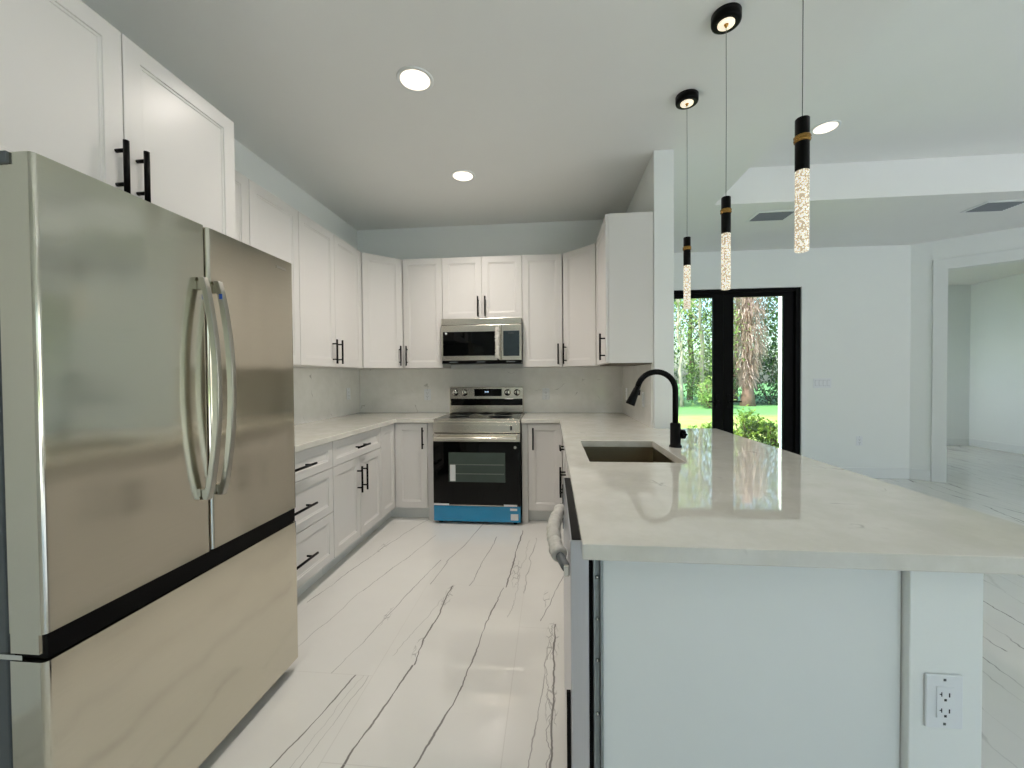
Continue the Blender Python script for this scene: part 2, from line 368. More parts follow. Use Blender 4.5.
def tag(o, label, cat, group=None, kind=None):
    o['label'] = label; o['category'] = cat
    if group: o['group'] = group
    if kind: o['kind'] = kind
    return o
def struct(o): o['kind'] = 'structure'; return o
def dup(root, loc, label, group=None, rz=None):
    r = root.copy(); COL.objects.link(r); r.location = loc; r['label'] = label
    if rz is not None: r.rotation_euler.z = rz
    if group: r['group'] = group
    for ch in [c for c in bpy.data.objects if c.parent == root]:
        c = ch.copy(); COL.objects.link(c); c.parent = r
        for g in [x for x in bpy.data.objects if x.parent == ch]:
            d = g.copy(); COL.objects.link(d); d.parent = c
    return r
Z = Vector((0, 0, 1))
def pull(parent, p, along, out, L=.19, stand=.036, r=.0072):
    # bar pull: centre point p on the door face
    p, a, n = Vector(p), Vector(along).normalized(), Vector(out).normalized()
    b = MB(); c = p + n*stand
    b.tube([c - a*L/2, c + a*L/2], r, 14)
    for s in (-1, 1): q = p + a*s*L*.32; b.tube([q, q + n*stand], r*.75, 10)
    return link('handle', b, 'black', parent)

# ------------------------------------------------------------------ room shell
H = 2.84; TX = 3.53; TY = -.24; TZ = 3.16; WK = 2.75
XR = 9.4; YR = -7.0
ang = Vector((.8, -.6, 0)); angn = Vector((.6, .8, 0)); A0 = Vector((6.37, 1.25, 0))
b = MB().grid([-.15, 2.75, 6.37, 9.55], [YR-.15, .15, 1.4, 4.0], lambda x, y: y < .15 or (x > 2.75 and y < 1.4) or x > 6.37, -.12, 0)
struct(link('floor', b, 'floor'))
b = MB().grid([-.15, 2.6, TX, 6.27, XR, 9.55], [YR-.15, YR, TY, .15, 1.4, 4.0],
              lambda x, y: (y < .15 or (x > 2.6 and y < 1.4) or x > 6.27) and not (TX < x < XR and YR < y < TY), H, H+.06)
b.box(TX-.06, TX, YR, TY+.06, H+.06, TZ+.06); b.box(TX-.06, XR+.06, TY, TY+.06, H+.06, TZ+.06); b.box(XR, XR+.06, YR, TY, H+.06, TZ+.06); b.box(TX-.06, XR+.06, YR-.06, YR, H+.06, TZ+.06)
b.box(TX, XR, YR, TY, TZ, TZ+.06)
struct(link('ceiling', b, 'ceiling'))
struct(link('wall_left', MB().box(-.15, 0, YR, .15, 0, H), 'wall'))
struct(link('wall_back', MB().box(0, WK, 0, .15, 0, H), 'wall'))
struct(link('wall_right', MB().box(WK, 2.885, -1.248, 1.25, 0, H), 'wall', bevel=.004))
DX0, DX1, DZ = 3.305, 5.130, 2.37
b = MB().grid([WK, DX0, DX1, 6.37], [0, DZ, H], lambda x, z: not (DX0 < x < DX1 and z < DZ), 1.25, 1.40, lambda u, v, w: (u, w, v))
struct(link('wall_far', b, 'wall'))
def amap(t, z, w): p = A0 + ang*t + angn*w; return (p.x, p.y, z)
OP0, OP1, OZ = .312, 1.95, 2.49
b = MB().grid([0, OP0, OP1, 3.79], [0, OZ, H], lambda t, z: not (OP0 < t < OP1 and z < OZ), 0, .14, amap)
struct(link('wall_angled', b, 'wall'))
b = MB().grid([1.33, 2.35, 3.35, 3.85], [0, .75, 2.25, H], lambda y, z: not (2.35 < y < 3.35 and .75 < z < 2.25), 6.27, 6.42, lambda u, v, w: (w, u, v))
struct(link('wall_alcove_left', b, 'wall'))
struct(link('wall_alcove_far', MB().box(6.27, 9.55, 3.85, 4.0, 0, H), 'wall'))
b = MB().grid([YR-.15, -5.7, -2.1, 3.85], [0, .4, 2.3, H], lambda y, z: not (-5.7 < y < -2.1 and .4 < z < 2.3), XR, XR+.15, lambda u, v, w: (w, u, v))
struct(link('wall_alcove_right', b, 'wall'))
b = MB().grid([-.15, 3.2, 5.6, XR], [0, 2.1, H], lambda x, z: not (3.2 < x < 5.6 and z < 2.1), YR-.15, YR, lambda u, v, w: (u, w, v))
struct(link('wall_rear', b, 'wall'))
# window frames (alcove, right, rear)
def wframe(n, f, u0, u1, v0, v1, parts):
    b = MB(); us = [u0 + (u1-u0)*i/parts for i in range(parts+1)]
    for i, u in enumerate(us):
        a0, a1 = (u, u+.06) if i == 0 else (u-.06, u) if i == parts else (u-.03, u+.03)
        b.grid([a0, a1], [v0, v1], lambda a, c: True, 0, .06, f)
    for v in (v0, v1-.06):
        for i in range(parts):
            b.grid([us[i]+(.06 if i == 0 else .03), us[i+1]-(.06 if i == parts-1 else .03)], [v, v+.06], lambda a, c: True, 0, .06, f)
    struct(link('window_%d' % n, b, 'doorframe'))
wframe(1, lambda u, v, w: (6.31+w, u, v), 2.35, 3.35, .75, 2.25, 1)
wframe(2, lambda u, v, w: (XR+.08+w, u, v), -5.7, -2.1, .4, 2.3, 3)
wframe(3, lambda u, v, w: (u, YR-.12+w, v), 3.2, 5.6, 0, 2.1, 2)
# baseboards and casing
def bboard(name, f, u0, u1, h=.13):
    b = MB().grid([u0, u1], [0, h], lambda a, c: True, 0, .014, f); struct(link(name, b, 'trim', bevel=.004))
bboard('baseboard_far', lambda u, v, w: (u, 1.25-w, v), DX1+.01, 6.365)
bboard('baseboard_angled', lambda u, v, w: amap(u, v, -w), 0.008, .185)
bboard('baseboard_alcove_far', lambda u, v, w: (u, 3.85-w, v), 6.42, XR)
bboard('baseboard_alcove_right', lambda u, v, w: (XR-w, u, v), -.9, 3.835)
bboard('baseboard_right_hall', lambda u, v, w: (2.885+w, u, v), -1.245, 1.236)
b = MB().grid([OP0-.125, OP0, OP1, OP1+.125], [0, OZ, OZ+.125], lambda t, z: not (OP0 < t < OP1 and z < OZ), -.018, .0, amap)
struct(link('trim_1', b, 'trim', bevel=.004))
# pony wall under the bar, with recessed white end panel
struct(link('wall_peninsula', MB().box(2.811, 2.957, -3.25, -1.250, 0, .874), 'wall', bevel=.003))
tag(link('end_panel', MB().box(2.157, 2.809, -3.231, -3.214, 0, .875), 'trim', bevel=.0015), 'flat white painted panel closing the near end of the peninsula beside the dishwasher', 'panel')

# ------------------------------------------------------------------ french door
d1 = thing('door_1', (4.2175, 1.3, 0), '', ''); del d1['label']; del d1['category']; struct(d1)
b = MB()
b.box(DX0+.002, DX0+.06, 1.27, 1.38, 0, DZ-.002); b.box(DX1-.06, DX1-.002, 1.27, 1.38, 0, DZ-.002); b.box(DX0+.06, DX1-.06, 1.27, 1.38, DZ-.045, DZ-.002)
b.box(DX0+.06, DX1-.06, 1.27, 1.38, .002, .02)
link('door_frame', b, 'doorframe', d1, bevel=.003)
for (xa, xb, hx, sg) in ((DX0+.064, 4.2145, 4.06, -1), (4.2205, DX1-.064, 4.32, 1)):
    st = .122; top, bot = 2.322, .025
    b = MB().grid([xa, xa+st, xb-st, xb], [bot, bot+.16, top-.05, top], lambda x, z: not (xa+st < x < xb-st and bot+.16 < z < top-.05), 1.30, 1.345, lambda u, v, w: (u, w, v))
    lf = link('door_leaf', b, 'doorframe', d1, bevel=.003)
    link('glass', MB().box(xa+st-.004, xb-st+.004, 1.318, 1.326, bot+.156, top-.046), 'glass', lf)
    b = MB(); hx = 4.2175 + sg*.07
    b.tube([(hx, 1.30, .944), (hx, 1.255, .944)], .011, 12); b.tube([(hx-sg*.01, 1.255, .944), (hx+sg*.13, 1.25, .944)], .009, 12); b.box(hx-.02, hx+.02, 1.292, 1.3, .87, 1.03)
    link('handle', b, 'black', lf, bevel=.001)

# ------------------------------------------------------------------ cabinets
def box_body(parent, x0, x1, y0, y1, z0, z1, name='body', m='cab'):
    return link(name, MB().box(x0, x1, y0, y1, z0, z1), m, parent, bevel=.0012)
G = .002
UZ0, UZ1 = 1.372, 2.422
FX = Vector((1, 0, 0)); FY = Vector((0, 1, 0))
def door(parent, o, u, n, w, h, hp=None, hdir='v', name='door', st=.058, L=.19, pr=.0072):
    """o lower corner at the back of the door; hp=(a,b) handle centre in door coords"""
    o, u, n = Vector(o), Vector(u).normalized(), Vector(n).normalized()
    b = MB().shaker(o + u*G + Z*G, u, Z, n, w-2*G, h-2*G, st=st)
    d = link(name, b, 'cab', parent, bevel=.0012)
    if hp: pull(d, o + u*hp[0] + Z*hp[1] + n*.02, Z if hdir == 'v' else u, n, L, r=pr)
    return d
UG = 'white upper cabinets'
def left_upper(y0, y1, x1, z0, label, hz, nd=2, L=.19, ha=.042, r=.0072):
    t = thing('wall_cabinet', (x1/2, (y0+y1)/2, z0), label, 'cabinet', UG)
    box_body(t, .002, x1-.021, y0+.001, y1-.001, z0, UZ1)
    w = (y1-y0)/2; n = (1, 0, 0)
    for i in range(2):
        door(t, (x1-.02, y0+i*w, z0), FY, n, w, UZ1-z0, ((w-ha) if i == 0 else .042, hz-z0), L=L, pr=r)
    return t
left_upper(-3.455, -2.485, .64, 1.815, 'deep white shaker cabinet mounted directly above the refrigerator', 1.968, L=.17, ha=.026, r=.0084)
left_upper(-2.46, -1.54, .33, UZ0, 'white two-door upper cabinet on left wall, mostly hidden behind the refrigerator and its cabinet', 1.49)
left_upper(-1.538, -.616, .33, UZ0, 'white two-door upper cabinet on left wall between fridge and back corner', 1.49)
def diag(xc, sgn, label):
    # corner unit: square notch .61 with a diagonal door
    t = thing('corner_wall_cabinet', (xc + sgn*.25, -.25, UZ0), label, 'cabinet', UG)
    q = .0135
    P = [(xc+sgn*.002, -.002), (xc+sgn*.606, -.002), (xc+sgn*.606, -.33+.003), (xc+sgn*(.33-.003), -.606), (xc+sgn*.002, -.606)]
    n = Vector((sgn, -1, 0)).normalized()
    P2 = [Vector((a, c, 0)) for a, c in P]; P2[2] -= n*.02; P2[3] -= n*.02
    P2[2].x = P[2][0]; P2[3].y = P[3][1]
    poly = [(p.x, p.y) for p in P2]
    if sgn < 0: poly = poly[::-1]
    link('body', MB().prism(poly, UZ0, UZ1), 'cab', t, bevel=.0012)
    a = Vector((xc+sgn*.33, -.606, UZ0)); c = Vector((xc+sgn*.606, -.33, UZ0))
    if sgn > 0: o, e = a, c
    else: o, e = c, a
    u = (e-o).normalized(); w = (e-o).length
    o2 = o - n*.02 + u*.004; w -= .008
    hx = w-.035 if sgn > 0 else .035
    door(t, o2, u, n, w, UZ1-UZ0, (hx, .118))
diag(0., 1, 'white diagonal corner upper cabinet in the left back corner')
diag(WK, -1, 'white diagonal corner upper cabinet in the right back corner')
def back_upper(x0, x1, z0, label, doors):
    t = thing('wall_cabinet', ((x0+x1)/2, -.165, z0), label, 'cabinet', UG)
    box_body(t, x0+.001, x1-.001, -.309, -.002, z0, UZ1)
    w = (x1-x0)/len(doors)
    for i, hx in enumerate(doors):
        door(t, (x0+i*w, -.31, z0), FX, (0, -1, 0), w, UZ1-z0, ((hx if hx > 0 else w+hx), .118 if z0 < 1.5 else .115))
back_upper(.612, 1.0, UZ0, 'narrow white upper cabinet immediately left of the microwave', [.038])
back_upper(1.0, 1.765, 1.832, 'short white two-door cabinet directly above the microwave', [-.034, .034])
back_upper(1.765, 2.140, UZ0, 'narrow white upper cabinet immediately right of the microwave', [-.042])
t = thing('wall_cabinet', (2.585, -.93, UZ0), 'white upper cabinet on the right wall with its plain side panel facing the room', 'cabinet', UG)
box_body(t, 2.441, WK-.002, -1.24, -.612, UZ0, UZ1)
door(t, (2.44, -.612, UZ0), -FY, (-1, 0, 0), .628, UZ1-UZ0, (.59, .118))
link('underside', MB().box(2.45, WK-.01, -1.23, -.62, UZ0-.006, UZ0-.0005), 'cab_in', t)

BZ = .876; TK = .112
BG = 'white base cabinets'
def toe(parent, x0, x1, y0, y1): link('toe_kick', MB().box(x0, x1, y0, y1, 0, TK-.002), 'trim', parent)
# left drawer stack
t = thing('drawer_cabinet', (.3, -2.06, 0), 'white base cabinet with three stacked drawers right beside the refrigerator', 'cabinet', BG)
box_body(t, .002, .609, -2.44, -1.685, TK, BZ); toe(t, .1, .55, -2.44, -1.685)
for z0, z1, hz in ((.706, .874, .786), (.420, .706, .553), (.112, .420, .258)):
    door(t, (.61, -2.44, z0), FY, (1, 0, 0), .755, z1-z0, (.375, hz-z0), 'h', 'drawer', st=.05, L=.27)
# left drawer + doors
def drawer_doors(xf, xb, y0, y1, sgn, label, nx):
    t = thing('base_cabinet', ((xf+xb)/2, (y0+y1)/2, 0), label, 'cabinet', BG)
    lo, hi = sorted((xf-sgn*.021, xb)); box_body(t, lo, hi, y0+.001, y1-.001, TK, BZ)
    lo, hi = sorted((xf-sgn*.08, xb)); toe(t, lo, hi, y0, y1)
    n = (sgn, 0, 0); u = FY if sgn > 0 else -FY; ys = y0 if sgn > 0 else y1; W_ = y1-y0
    door(t, (xf-sgn*.02, ys, .706), u, n, W_, .168, (W_/2, .079), 'h', 'drawer', st=.045)
    for i in range(2):
        door(t, (xf-sgn*.02, ys + i*(W_/2)*(1 if sgn > 0 else -1), .112), u, n, W_/2, .594, (W_/2-.042 if i == 0 else .042, .434))
    return t
drawer_doors(.63, .002, -1.683, -.932, 1, 'white left-run base cabinet with one drawer over two doors, nearest the corner', 0)
t = thing('corner_base_cabinet', (.4, -.4, 0), 'white corner base cabinet with folding L-shaped doors left of the range', 'cabinet', BG)
link('body', MB().prism([(.002, -.93), (.609, -.93), (.609, -.609), (.93, -.609), (.93, -.002), (.002, -.002)], TK, BZ), 'cab', t, bevel=.0012)
link('toe_kick', MB().prism([(.1, -.93), (.55, -.93), (.55, -.55), (.93, -.55), (.93, -.1), (.1, -.1)], 0, TK-.002), 'trim', t)
door(t, (.61, -.93, .112), FY, (1, 0, 0), .298, .762)
door(t, (.632, -.61, .112), FX, (0, -1, 0), .296, .762, (.262, .632))
tag(link('filler_strip', MB().box(.932, .994, -.612, -.02, 0, BZ), 'cab'), 'narrow white filler strip left of the range', 'filler')
tag(link('filler_strip', MB().box(1.773, 1.826, -.612, -.02, 0, BZ), 'cab'), 'narrow white filler strip right of the range', 'filler')
t = thing('corner_base_cabinet', (2.4, -.4, 0), 'white corner base cabinet right of the range where the peninsula begins', 'cabinet', BG)
link('body', MB().prism([(WK-.002, -.93), (2.151, -.93), (2.151, -.609), (1.828, -.609), (1.828, -.002), (WK-.002, -.002)][::-1], TK, BZ), 'cab', t, bevel=.0012)
link('toe_kick', MB().prism([(WK-.1, -.93), (2.21, -.93), (2.21, -.55), (1.828, -.55), (1.828, -.1), (WK-.1, -.1)][::-1], 0, TK-.002), 'trim', t)
door(t, (1.829, -.61, .112), FX, (0, -1, 0), .296, .762, (.044, .632))
door(t, (2.150, -.632, .112), -FY, (-1, 0, 0), .297, .762)
drawer_doors(2.130, WK-.004, -1.745, -.933, -1, 'white base cabinet with drawer over doors between range corner and sink', 0)
# sink base (open box so that the basin can hang inside)
t = thing('sink_cabinet', (2.45, -2.19, 0), 'white base cabinet under the kitchen sink, next to the dishwasher', 'cabinet', BG)
b = MB(); b.box(2.151, WK-.004, -2.640, -2.622, TK, BZ); b.box(2.151, WK-.004, -1.765, -1.748, TK, BZ); b.box(2.151, WK-.004, -2.622, -1.765, TK, TK+.018); b.box(2.151, 2.165, -2.622, -1.765, TK+.018, BZ)
link('body', b, 'cab', t); toe(t, 2.21, 2.7, -2.64, -1.748)
for i in range(2): door(t, (2.150, -1.748 - i*.446, .112), -FY, (-1, 0, 0), .446, .762, (.446-.042 if i == 0 else .042, .535))

# ------------------------------------------------------------------ countertops and backsplash
CZ0, CZ1 = .878, .914
b = MB().grid([.002, .65, .996], [-2.445, -.65, -.002], lambda x, y: x < .65 or y > -.65, CZ0, CZ1)
tag(link('countertop', b, 'quartz', bevel=.003), 'white quartz countertop running along the left wall to the range', 'countertop')
SX0, SX1, SY0, SY1 = 2.200, 2.600, -2.425, -1.838
b = MB().grid([1.771, 2.104, SX0, SX1, WK-.002, 3.165], [-3.312, SY0, SY1, -1.252, -.65, -.002],
              lambda x, y: (x > 2.104 or y > -.65) and not (x > WK-.01 and y > -1.252) and not (SX0 < x < SX1 and SY0 < y < SY1), CZ0, CZ1)
tag(link('countertop', b, 'quartz', bevel=.003), 'large white quartz peninsula countertop with sink cut-out and wide bar overhang', 'countertop')
BS = 1.370
b = MB().box(.001, .013, -2.44, -.015, CZ1+.001, BS)
tag(link('backsplash', b, 'splash'), 'white quartz backsplash slab on the left wall', 'backsplash')
tag(link('backsplash', MB().box(.001, WK-.001, -.013, -.001, CZ1+.001, BS), 'splash'),
    'white quartz backsplash slab on the back wall behind the range', 'backsplash')
tag(link('backsplash', MB().box(WK-.013, WK-.001, -1.22, -.015, CZ1+.001, BS), 'splash'), 'white quartz backsplash slab on the right wall', 'backsplash')

# ------------------------------------------------------------------ sink and faucet
t = thing('kitchen_sink', ((SX0+SX1)/2, (SY0+SY1)/2, .66), 'dark stainless undermount sink basin set in the peninsula counter', 'sink')
b = MB(); x0, x1, y0, y1 = SX0-.006, SX1+.006, SY0-.006, SY1+.006; zb = .67; zt = CZ0-.001
R = []
for (i, z) in ((-.012, zt), (0, zt), (.004, zb+.03), (.03, zb), (.17, zb-.004)):
    R.append([b.bm.verts.new(p) for p in ((x0+i, y0+i, z), (x1-i, y0+i, z), (x1-i, y1-i, z), (x0+i, y1-i, z))])
for a, c in zip(R, R[1:]):
    for k in range(4): b.bm.faces.new((a[k], a[(k+1) % 4], c[(k+1) % 4], c[k]))
b.bm.faces.new(R[-1])
o = link('basin', b, 'sinksteel', t); md = o.modifiers.new('thickness', 'SOLIDIFY'); md.thickness = .0015
link('drain', MB().lathe(((SX0+SX1)/2, (SY0+SY1)/2, zb-.004), [(.055, 0), (.055, .004), (.045, .006), (.02, .003), (0, .003)]), 'chrome', t)
fxx, fyy = 2.669, -2.03
t = thing('faucet', (fxx, fyy, CZ1), 'matte black gooseneck pull-down faucet standing behind the sink', 'faucet')
link('base', MB().lathe((fxx, fyy, CZ1), [(.031, 0), (.031, .008), (.026, .012), (.026, .118), (.022, .124), (.0, .124)]), 'black', t)
pts = [(fxx, fyy, CZ1+.118), (fxx, fyy, CZ1+.20), (fxx, fyy, 1.205)]
rr = .095
for i in range(1, 17): a = PI*i/16*.93; pts.append((fxx-rr+rr*math.cos(a), fyy, 1.205+rr*math.sin(a)))
link('spout', MB().tube(pts, .0145, 18), 'black', t)
e = Vector(pts[-1]); dd = (Vector(pts[-1])-Vector(pts[-2])).normalized(); dd = (dd + Vector((-.10, 0, 0))).normalized()
link('spray_head', MB().tube([e, e+dd*.012, e+dd*.016, e+dd*.06, e+dd*.098, e+dd*.102], [.0150, .0150, .0170, .0205, .0245, .023], 20), 'black', t)
b = MB(); b.tube([(fxx, fyy, CZ1+.066), (fxx+.028, fyy, CZ1+.066)], .017, 18); b.tube([(fxx+.026, fyy-.002, CZ1+.066), (fxx+.029, fyy-.002, CZ1+.066), (fxx+.045, fyy-.002, CZ1+.066), (fxx+.048, fyy-.002, CZ1+.066)], [.019, .0235, .0235, .019], 22)
b.tube([(fxx+.038, fyy-.012, CZ1+.066), (fxx+.040, fyy-.05, CZ1+.07)], [.006, .005], 10)
link('handle', b, 'black', t)
link('spray_button', MB().tube([e+dd*.02+Vector((.016, 0, 0)), e+dd*.05+Vector((.024, 0, 0))], .006, 10), 'black', t)

# ------------------------------------------------------------------ refrigerator
FX1 = .92; FY0 = -3.42; FY1 = -2.51; FM = -2.965
t = thing('refrigerator', (.47, FM, 0), 'stainless steel french-door refrigerator with bottom freezer on the left', 'refrigerator')
link('body', MB().box(.04, .815, FY0+.008, FY1-.008, .045, 1.755), 'greyplastic', t, bevel=.004)
link('gasket', MB().box(.815, .832, FY0+.02, FY1-.02, .07, 1.765), 'blackplastic', t)
def rdoor(y0, y1, z0, z1, name):
    # door slab: front face rounded at its vertical edges
    b = MB(); n = 10; x0 = .833; r = .012; poly = [(x0, y0)]
    for i in range(7): a = PI/2*i/6; poly.append((FX1-r+r*math.sin(a), y0+r-r*math.cos(a)))
    for i in range(7): a = PI/2*i/6; poly.append((FX1-r+r*math.cos(a), y1-r+r*math.sin(a)))
    poly.append((x0, y1)); b.prism(poly, z0, z1)
    o = link(name, b, 'steel', t)
    for p in o.data.polygons: p.use_smooth = False
    return o
da = rdoor(FY0, FM-.003, .717, 1.778, 'door'); db = rdoor(FM+.003, FY1, .717, 1.778, 'door'); dr = rdoor(FY0, FY1, .055, .655, 'freezer_drawer')
link('handle_recess', MB().box(.833, .912, FY0+.012, FY1-.004, .657, .7155), 'blackplastic', t)
link('recess_trim', MB().box(.8335, .905, FY0+.001, FY0+.012, .672, .7165), 'steel', t)
link('hinge_bracket', MB().box(.80, .862, FY0+.001, FY0+.009, .657, .668), 'chrome', t)
for y, sg in ((FM-.030, -1), (FM+.030, 1)):
    d = da if sg < 0 else db
    b = MB(); pts = []; N = 24
    for i in range(N+1):
        s_ = i/N; z = .893 + s_*(1.606-.893); bow = .044*math.sin(PI*s_)**.75 + .012
        pts.append((FX1 + bow, y, z))
    b.bar(pts, .019, .021, (0, 1, 0), (1, 0, 0))
    for z in (.915, 1.580): b.box(FX1, FX1+.016, y-.009, y+.009, z-.014, z+.014)
    h = link('handle', b, 'handlesteel', d, bevel=.003)
    if sg > 0: link('tape_tab', MB().box(FX1+.026, FX1+.036, y-.0115, y-.0097, 1.545, 1.562), 'bluetape', h)
link('logo_plate', MB().box(FX1, FX1+.0015, FY1-.11, FY1-.05, 1.735, 1.745), 'chrome', db)
for y in (FY0+.005, FY1-.065):
    b = MB().box(.64, .831, y-.008 if y < -3 else y, y+.06, 1.757, 1.781); o = link('hinge_cover', b, 'greyplastic', t, bevel=.004)
for y in (FY0+.03, FY1-.055): link('foot', MB().lathe((.855, y, .028), [(.028, 0), (.028, .025)], 'y').box(.82, .87, y-.01, y+.035, .03, .056), 'blackplastic', t)
link('hinge_cap', MB().box(.832, .866, FY0-.006, FY0+.02, 1.754, 1.7795), 'greyplastic', t, bevel=.002)
link('kick_grille', MB().box(.76, .80, FY0+.03, FY1-.03, .012, .045), 'blackplastic', t)

# ------------------------------------------------------------------ range
RX0, RX1 = 1.001, 1.765; RC = (RX0+RX1)/2
t = thing('range', (RC, -.34, 0), 'stainless electric range with black glass oven door and blue film on drawer', 'stove')
link('body', MB().box(RX0+.002, RX1-.002, -.655, -.02, .03, .895), 'blackplastic', t, bevel=.002)
b = MB().grid([RX0, RX0+.02, RX1-.02, RX1], [-.672, -.64, -.085], lambda x, y: not (RX0+.02 < x < RX1-.02 and y > -.64), .896, .918)
link('cooktop_rim', b, 'steel_h', t, bevel=.002)
ck = link('cooktop', MB().box(RX0+.0205, RX1-.0205, -.6395, -.085, .897, .9165), 'blackglass', t)
for (x, y, r) in ((1.19, -.49, .10), (1.57, -.49, .115), (1.19, -.23, .08), (1.57, -.23, .09), (1.38, -.20, .06)):
    link('burner_ring', MB().lathe((x, y, .9166), [(r, 0), (r, .0004), (r-.004, .0004), (r-.004, 0)]), 'greyplastic', ck)
b = MB(); b.box(RX0, RX1, -.69, -.656, .798, .895)
fp = link('front_panel', b, 'steel_h', t, bevel=.004)
link('trim_strip', MB().box(RX0+.06, RX1-.03, -.6925, -.690, .812, .868), 'steel_h', fp, bevel=.001)
link('badge', MB().box(RX1-.085, RX1-.070, -.6945, -.6925, .822, .858), 'slot', fp)
# backguard
bgx = link('backguard', MB().box(RX0-.002, RX1-.012, -.084, -.02, .918, 1.182), 'steel_h', t, bevel=.006)
link('display', MB().box(1.255, 1.535, -.0865, -.084, 1.088, 1.162), 'blackglass', bgx)
b = MB()
for i, dx in enumerate((-.016, -.006, .006, .016)): b.box(RC+dx-.003, RC+dx+.003, -.0872, -.0865, 1.125, 1.137)
link('clock_digits', b, 'display', bgx)
link('vent_slot', MB().box(RX0+.012, RX1-.02, -.090, -.084, .995, 1.062), 'blackglass', bgx, bevel=.002)
for x in (1.06, 1.155, 1.595, 1.69):
    k = link('knob', MB().lathe((x, -.084, 1.124), [(.033, 0), (.033, -.006), (.026, -.008), (.024, -.030), (.020, -.034), (0, -.034)], 'y'), 'chrome', bgx)
    link('knob_grip', MB().box(x-.004, x+.004, -.1235, -.118, 1.103, 1.145), 'slot', k)
dz0, dz1 = .165, .790
od = link('oven_door', MB().box(RX0+.001, RX1-.001, -.700, -.658, dz0, dz1), 'blackglass', t, bevel=.003)
link('door_trim', MB().box(RX0+.001, RX1-.001, -.702, -.660, .724, .7905), 'steel_h', od, bevel=.002)
b = MB(); b.tube([(RX0+.03, -.747, .757), (RX1-.03, -.747, .757)], .0135, 16)
for x in (RX0+.05, RX1-.05): b.box(x-.012, x+.012, -.742, -.701, .746, .768)
link('handle', b, 'steel_h', od, bevel=.002)
wd = link('window', MB().box(1.14, 1.635, -.7012, -.7002, .372, .628), 'cavity', od)
b = MB()
for z in (.44, .445, .52, .525): b.box(1.15, 1.625, -.7022, -.7013, z, z+.002)
link('rack', b, 'rack', wd)
link('sticker', MB().box(1.152, 1.200, -.7024, -.7014, .378, .520), 'sticker', wd)
link('round_badge', MB().lathe((1.722, -.7001, .675), [(.012, 0), (.012, -.0015)], 'y', 20), 'chrome', od)
link('bottom_trim', MB().box(RX0+.004, RX1-.03, -.7035, -.7005, .166, .172), 'chrome', od)
for a, c in ((.004, .14), (.62, .735)): link('tape_strip', MB().box(RX0+a, RX0+c, -.7045, -.7037, .166, .182), 'sticker', od)
dw = link('storage_drawer', MB().box(RX0+.001, RX1-.001, -.698, -.658, .026, .161), 'film', t, bevel=.004)
link('sticker', MB().box(RX1-.085, RX1-.02, -.6995, -.6985, .046, .100), 'sticker', dw)
link('sticker', MB().box(RX1-.09, RX1-.03, -.6995, -.6985, .128, .148), 'sticker', dw)
for x in (RX0+.05, RX1-.05):
    for y in (-.64, -.08): link('foot', MB().lathe((x, y, 0), [(.018, 0), (.018, .008), (.01, .012), (.01, .031)]), 'blackplastic', t)

# ------------------------------------------------------------------ microwave
mz0, mz1 = 1.412, 1.829
t = thing('microwave', (RC, -.2, mz0), 'stainless over-the-range microwave with black glass door above the range', 'microwave')
link('body', MB().box(RX0+.004, RX1-.004, -.375, -.016, mz0, mz1), 'blackplastic', t, bevel=.002)
link('vent_grille', MB().box(RX0+.004, RX1-.004, -.398, -.376, 1.772, mz1), 'steel_h', t, bevel=.002)
b = MB().box(RX0+.004, 1.575, -.404, -.376, 1.438, 1.768)
md_ = link('door', b, 'steel_h', t, bevel=.003)
link('window', MB().box(1.022, 1.520, -.4055, -.4045, 1.480, 1.706), 'blackglass', md_, bevel=.0004)
link('round_badge', MB().lathe((1.052, -.4056, 1.692), [(.010, 0), (.010, -.001)], 'y', 18), 'sticker', md_)
b = MB(); pts = [(1.545, -.405, 1.748), (1.545, -.44, 1.735), (1.545, -.452, 1.70), (1.545, -.456, 1.60), (1.545, -.452, 1.49), (1.545, -.44, 1.455), (1.545, -.405, 1.442)]
b.tube(pts, .010, 14); hd = link('handle', b, 'chrome', md_)
b = MB(); P_ = []; RR = []
for i in range(26):
    z = 1.452 + i*.0115; x = 1.545 + .003*math.sin(i*1.7); P_.append((x, -.448 - .006*math.sin((z-1.45)/.29*PI), z)); RR.append(.021 + .004*math.sin(i*2.3) + .003*random.random())
b.tube(P_, RR, 14); link('foam_sleeve', b, 'foam', hd)
cp = link('control_panel', MB().box(1.577, RX1-.004, -.402, -.376, 1.438, 1.768), 'steel_h', t, bevel=.003)
link('keypad', MB().box(1.592, 1.742, -.4035, -.4025, 1.475, 1.708), 'keypad', cp)
b = MB()
for dx in (0, .012, .026, .038): b.box(1.642+dx, 1.648+dx, -.4042, -.4036, 1.683, 1.690)
link('clock_digits', b, 'greyplastic', cp)
b = MB().box(RX0+.008, RX1-.008, -.392, -.376, mz0-.004, 1.436)
link('lower_grille', b, 'blackplastic', t)
for x in (1.12, 1.38, 1.66): link('lamp_cover', MB().box(x-.04, x+.04, -.3975, -.3925, 1.418, 1.428), 'greyplastic', t)

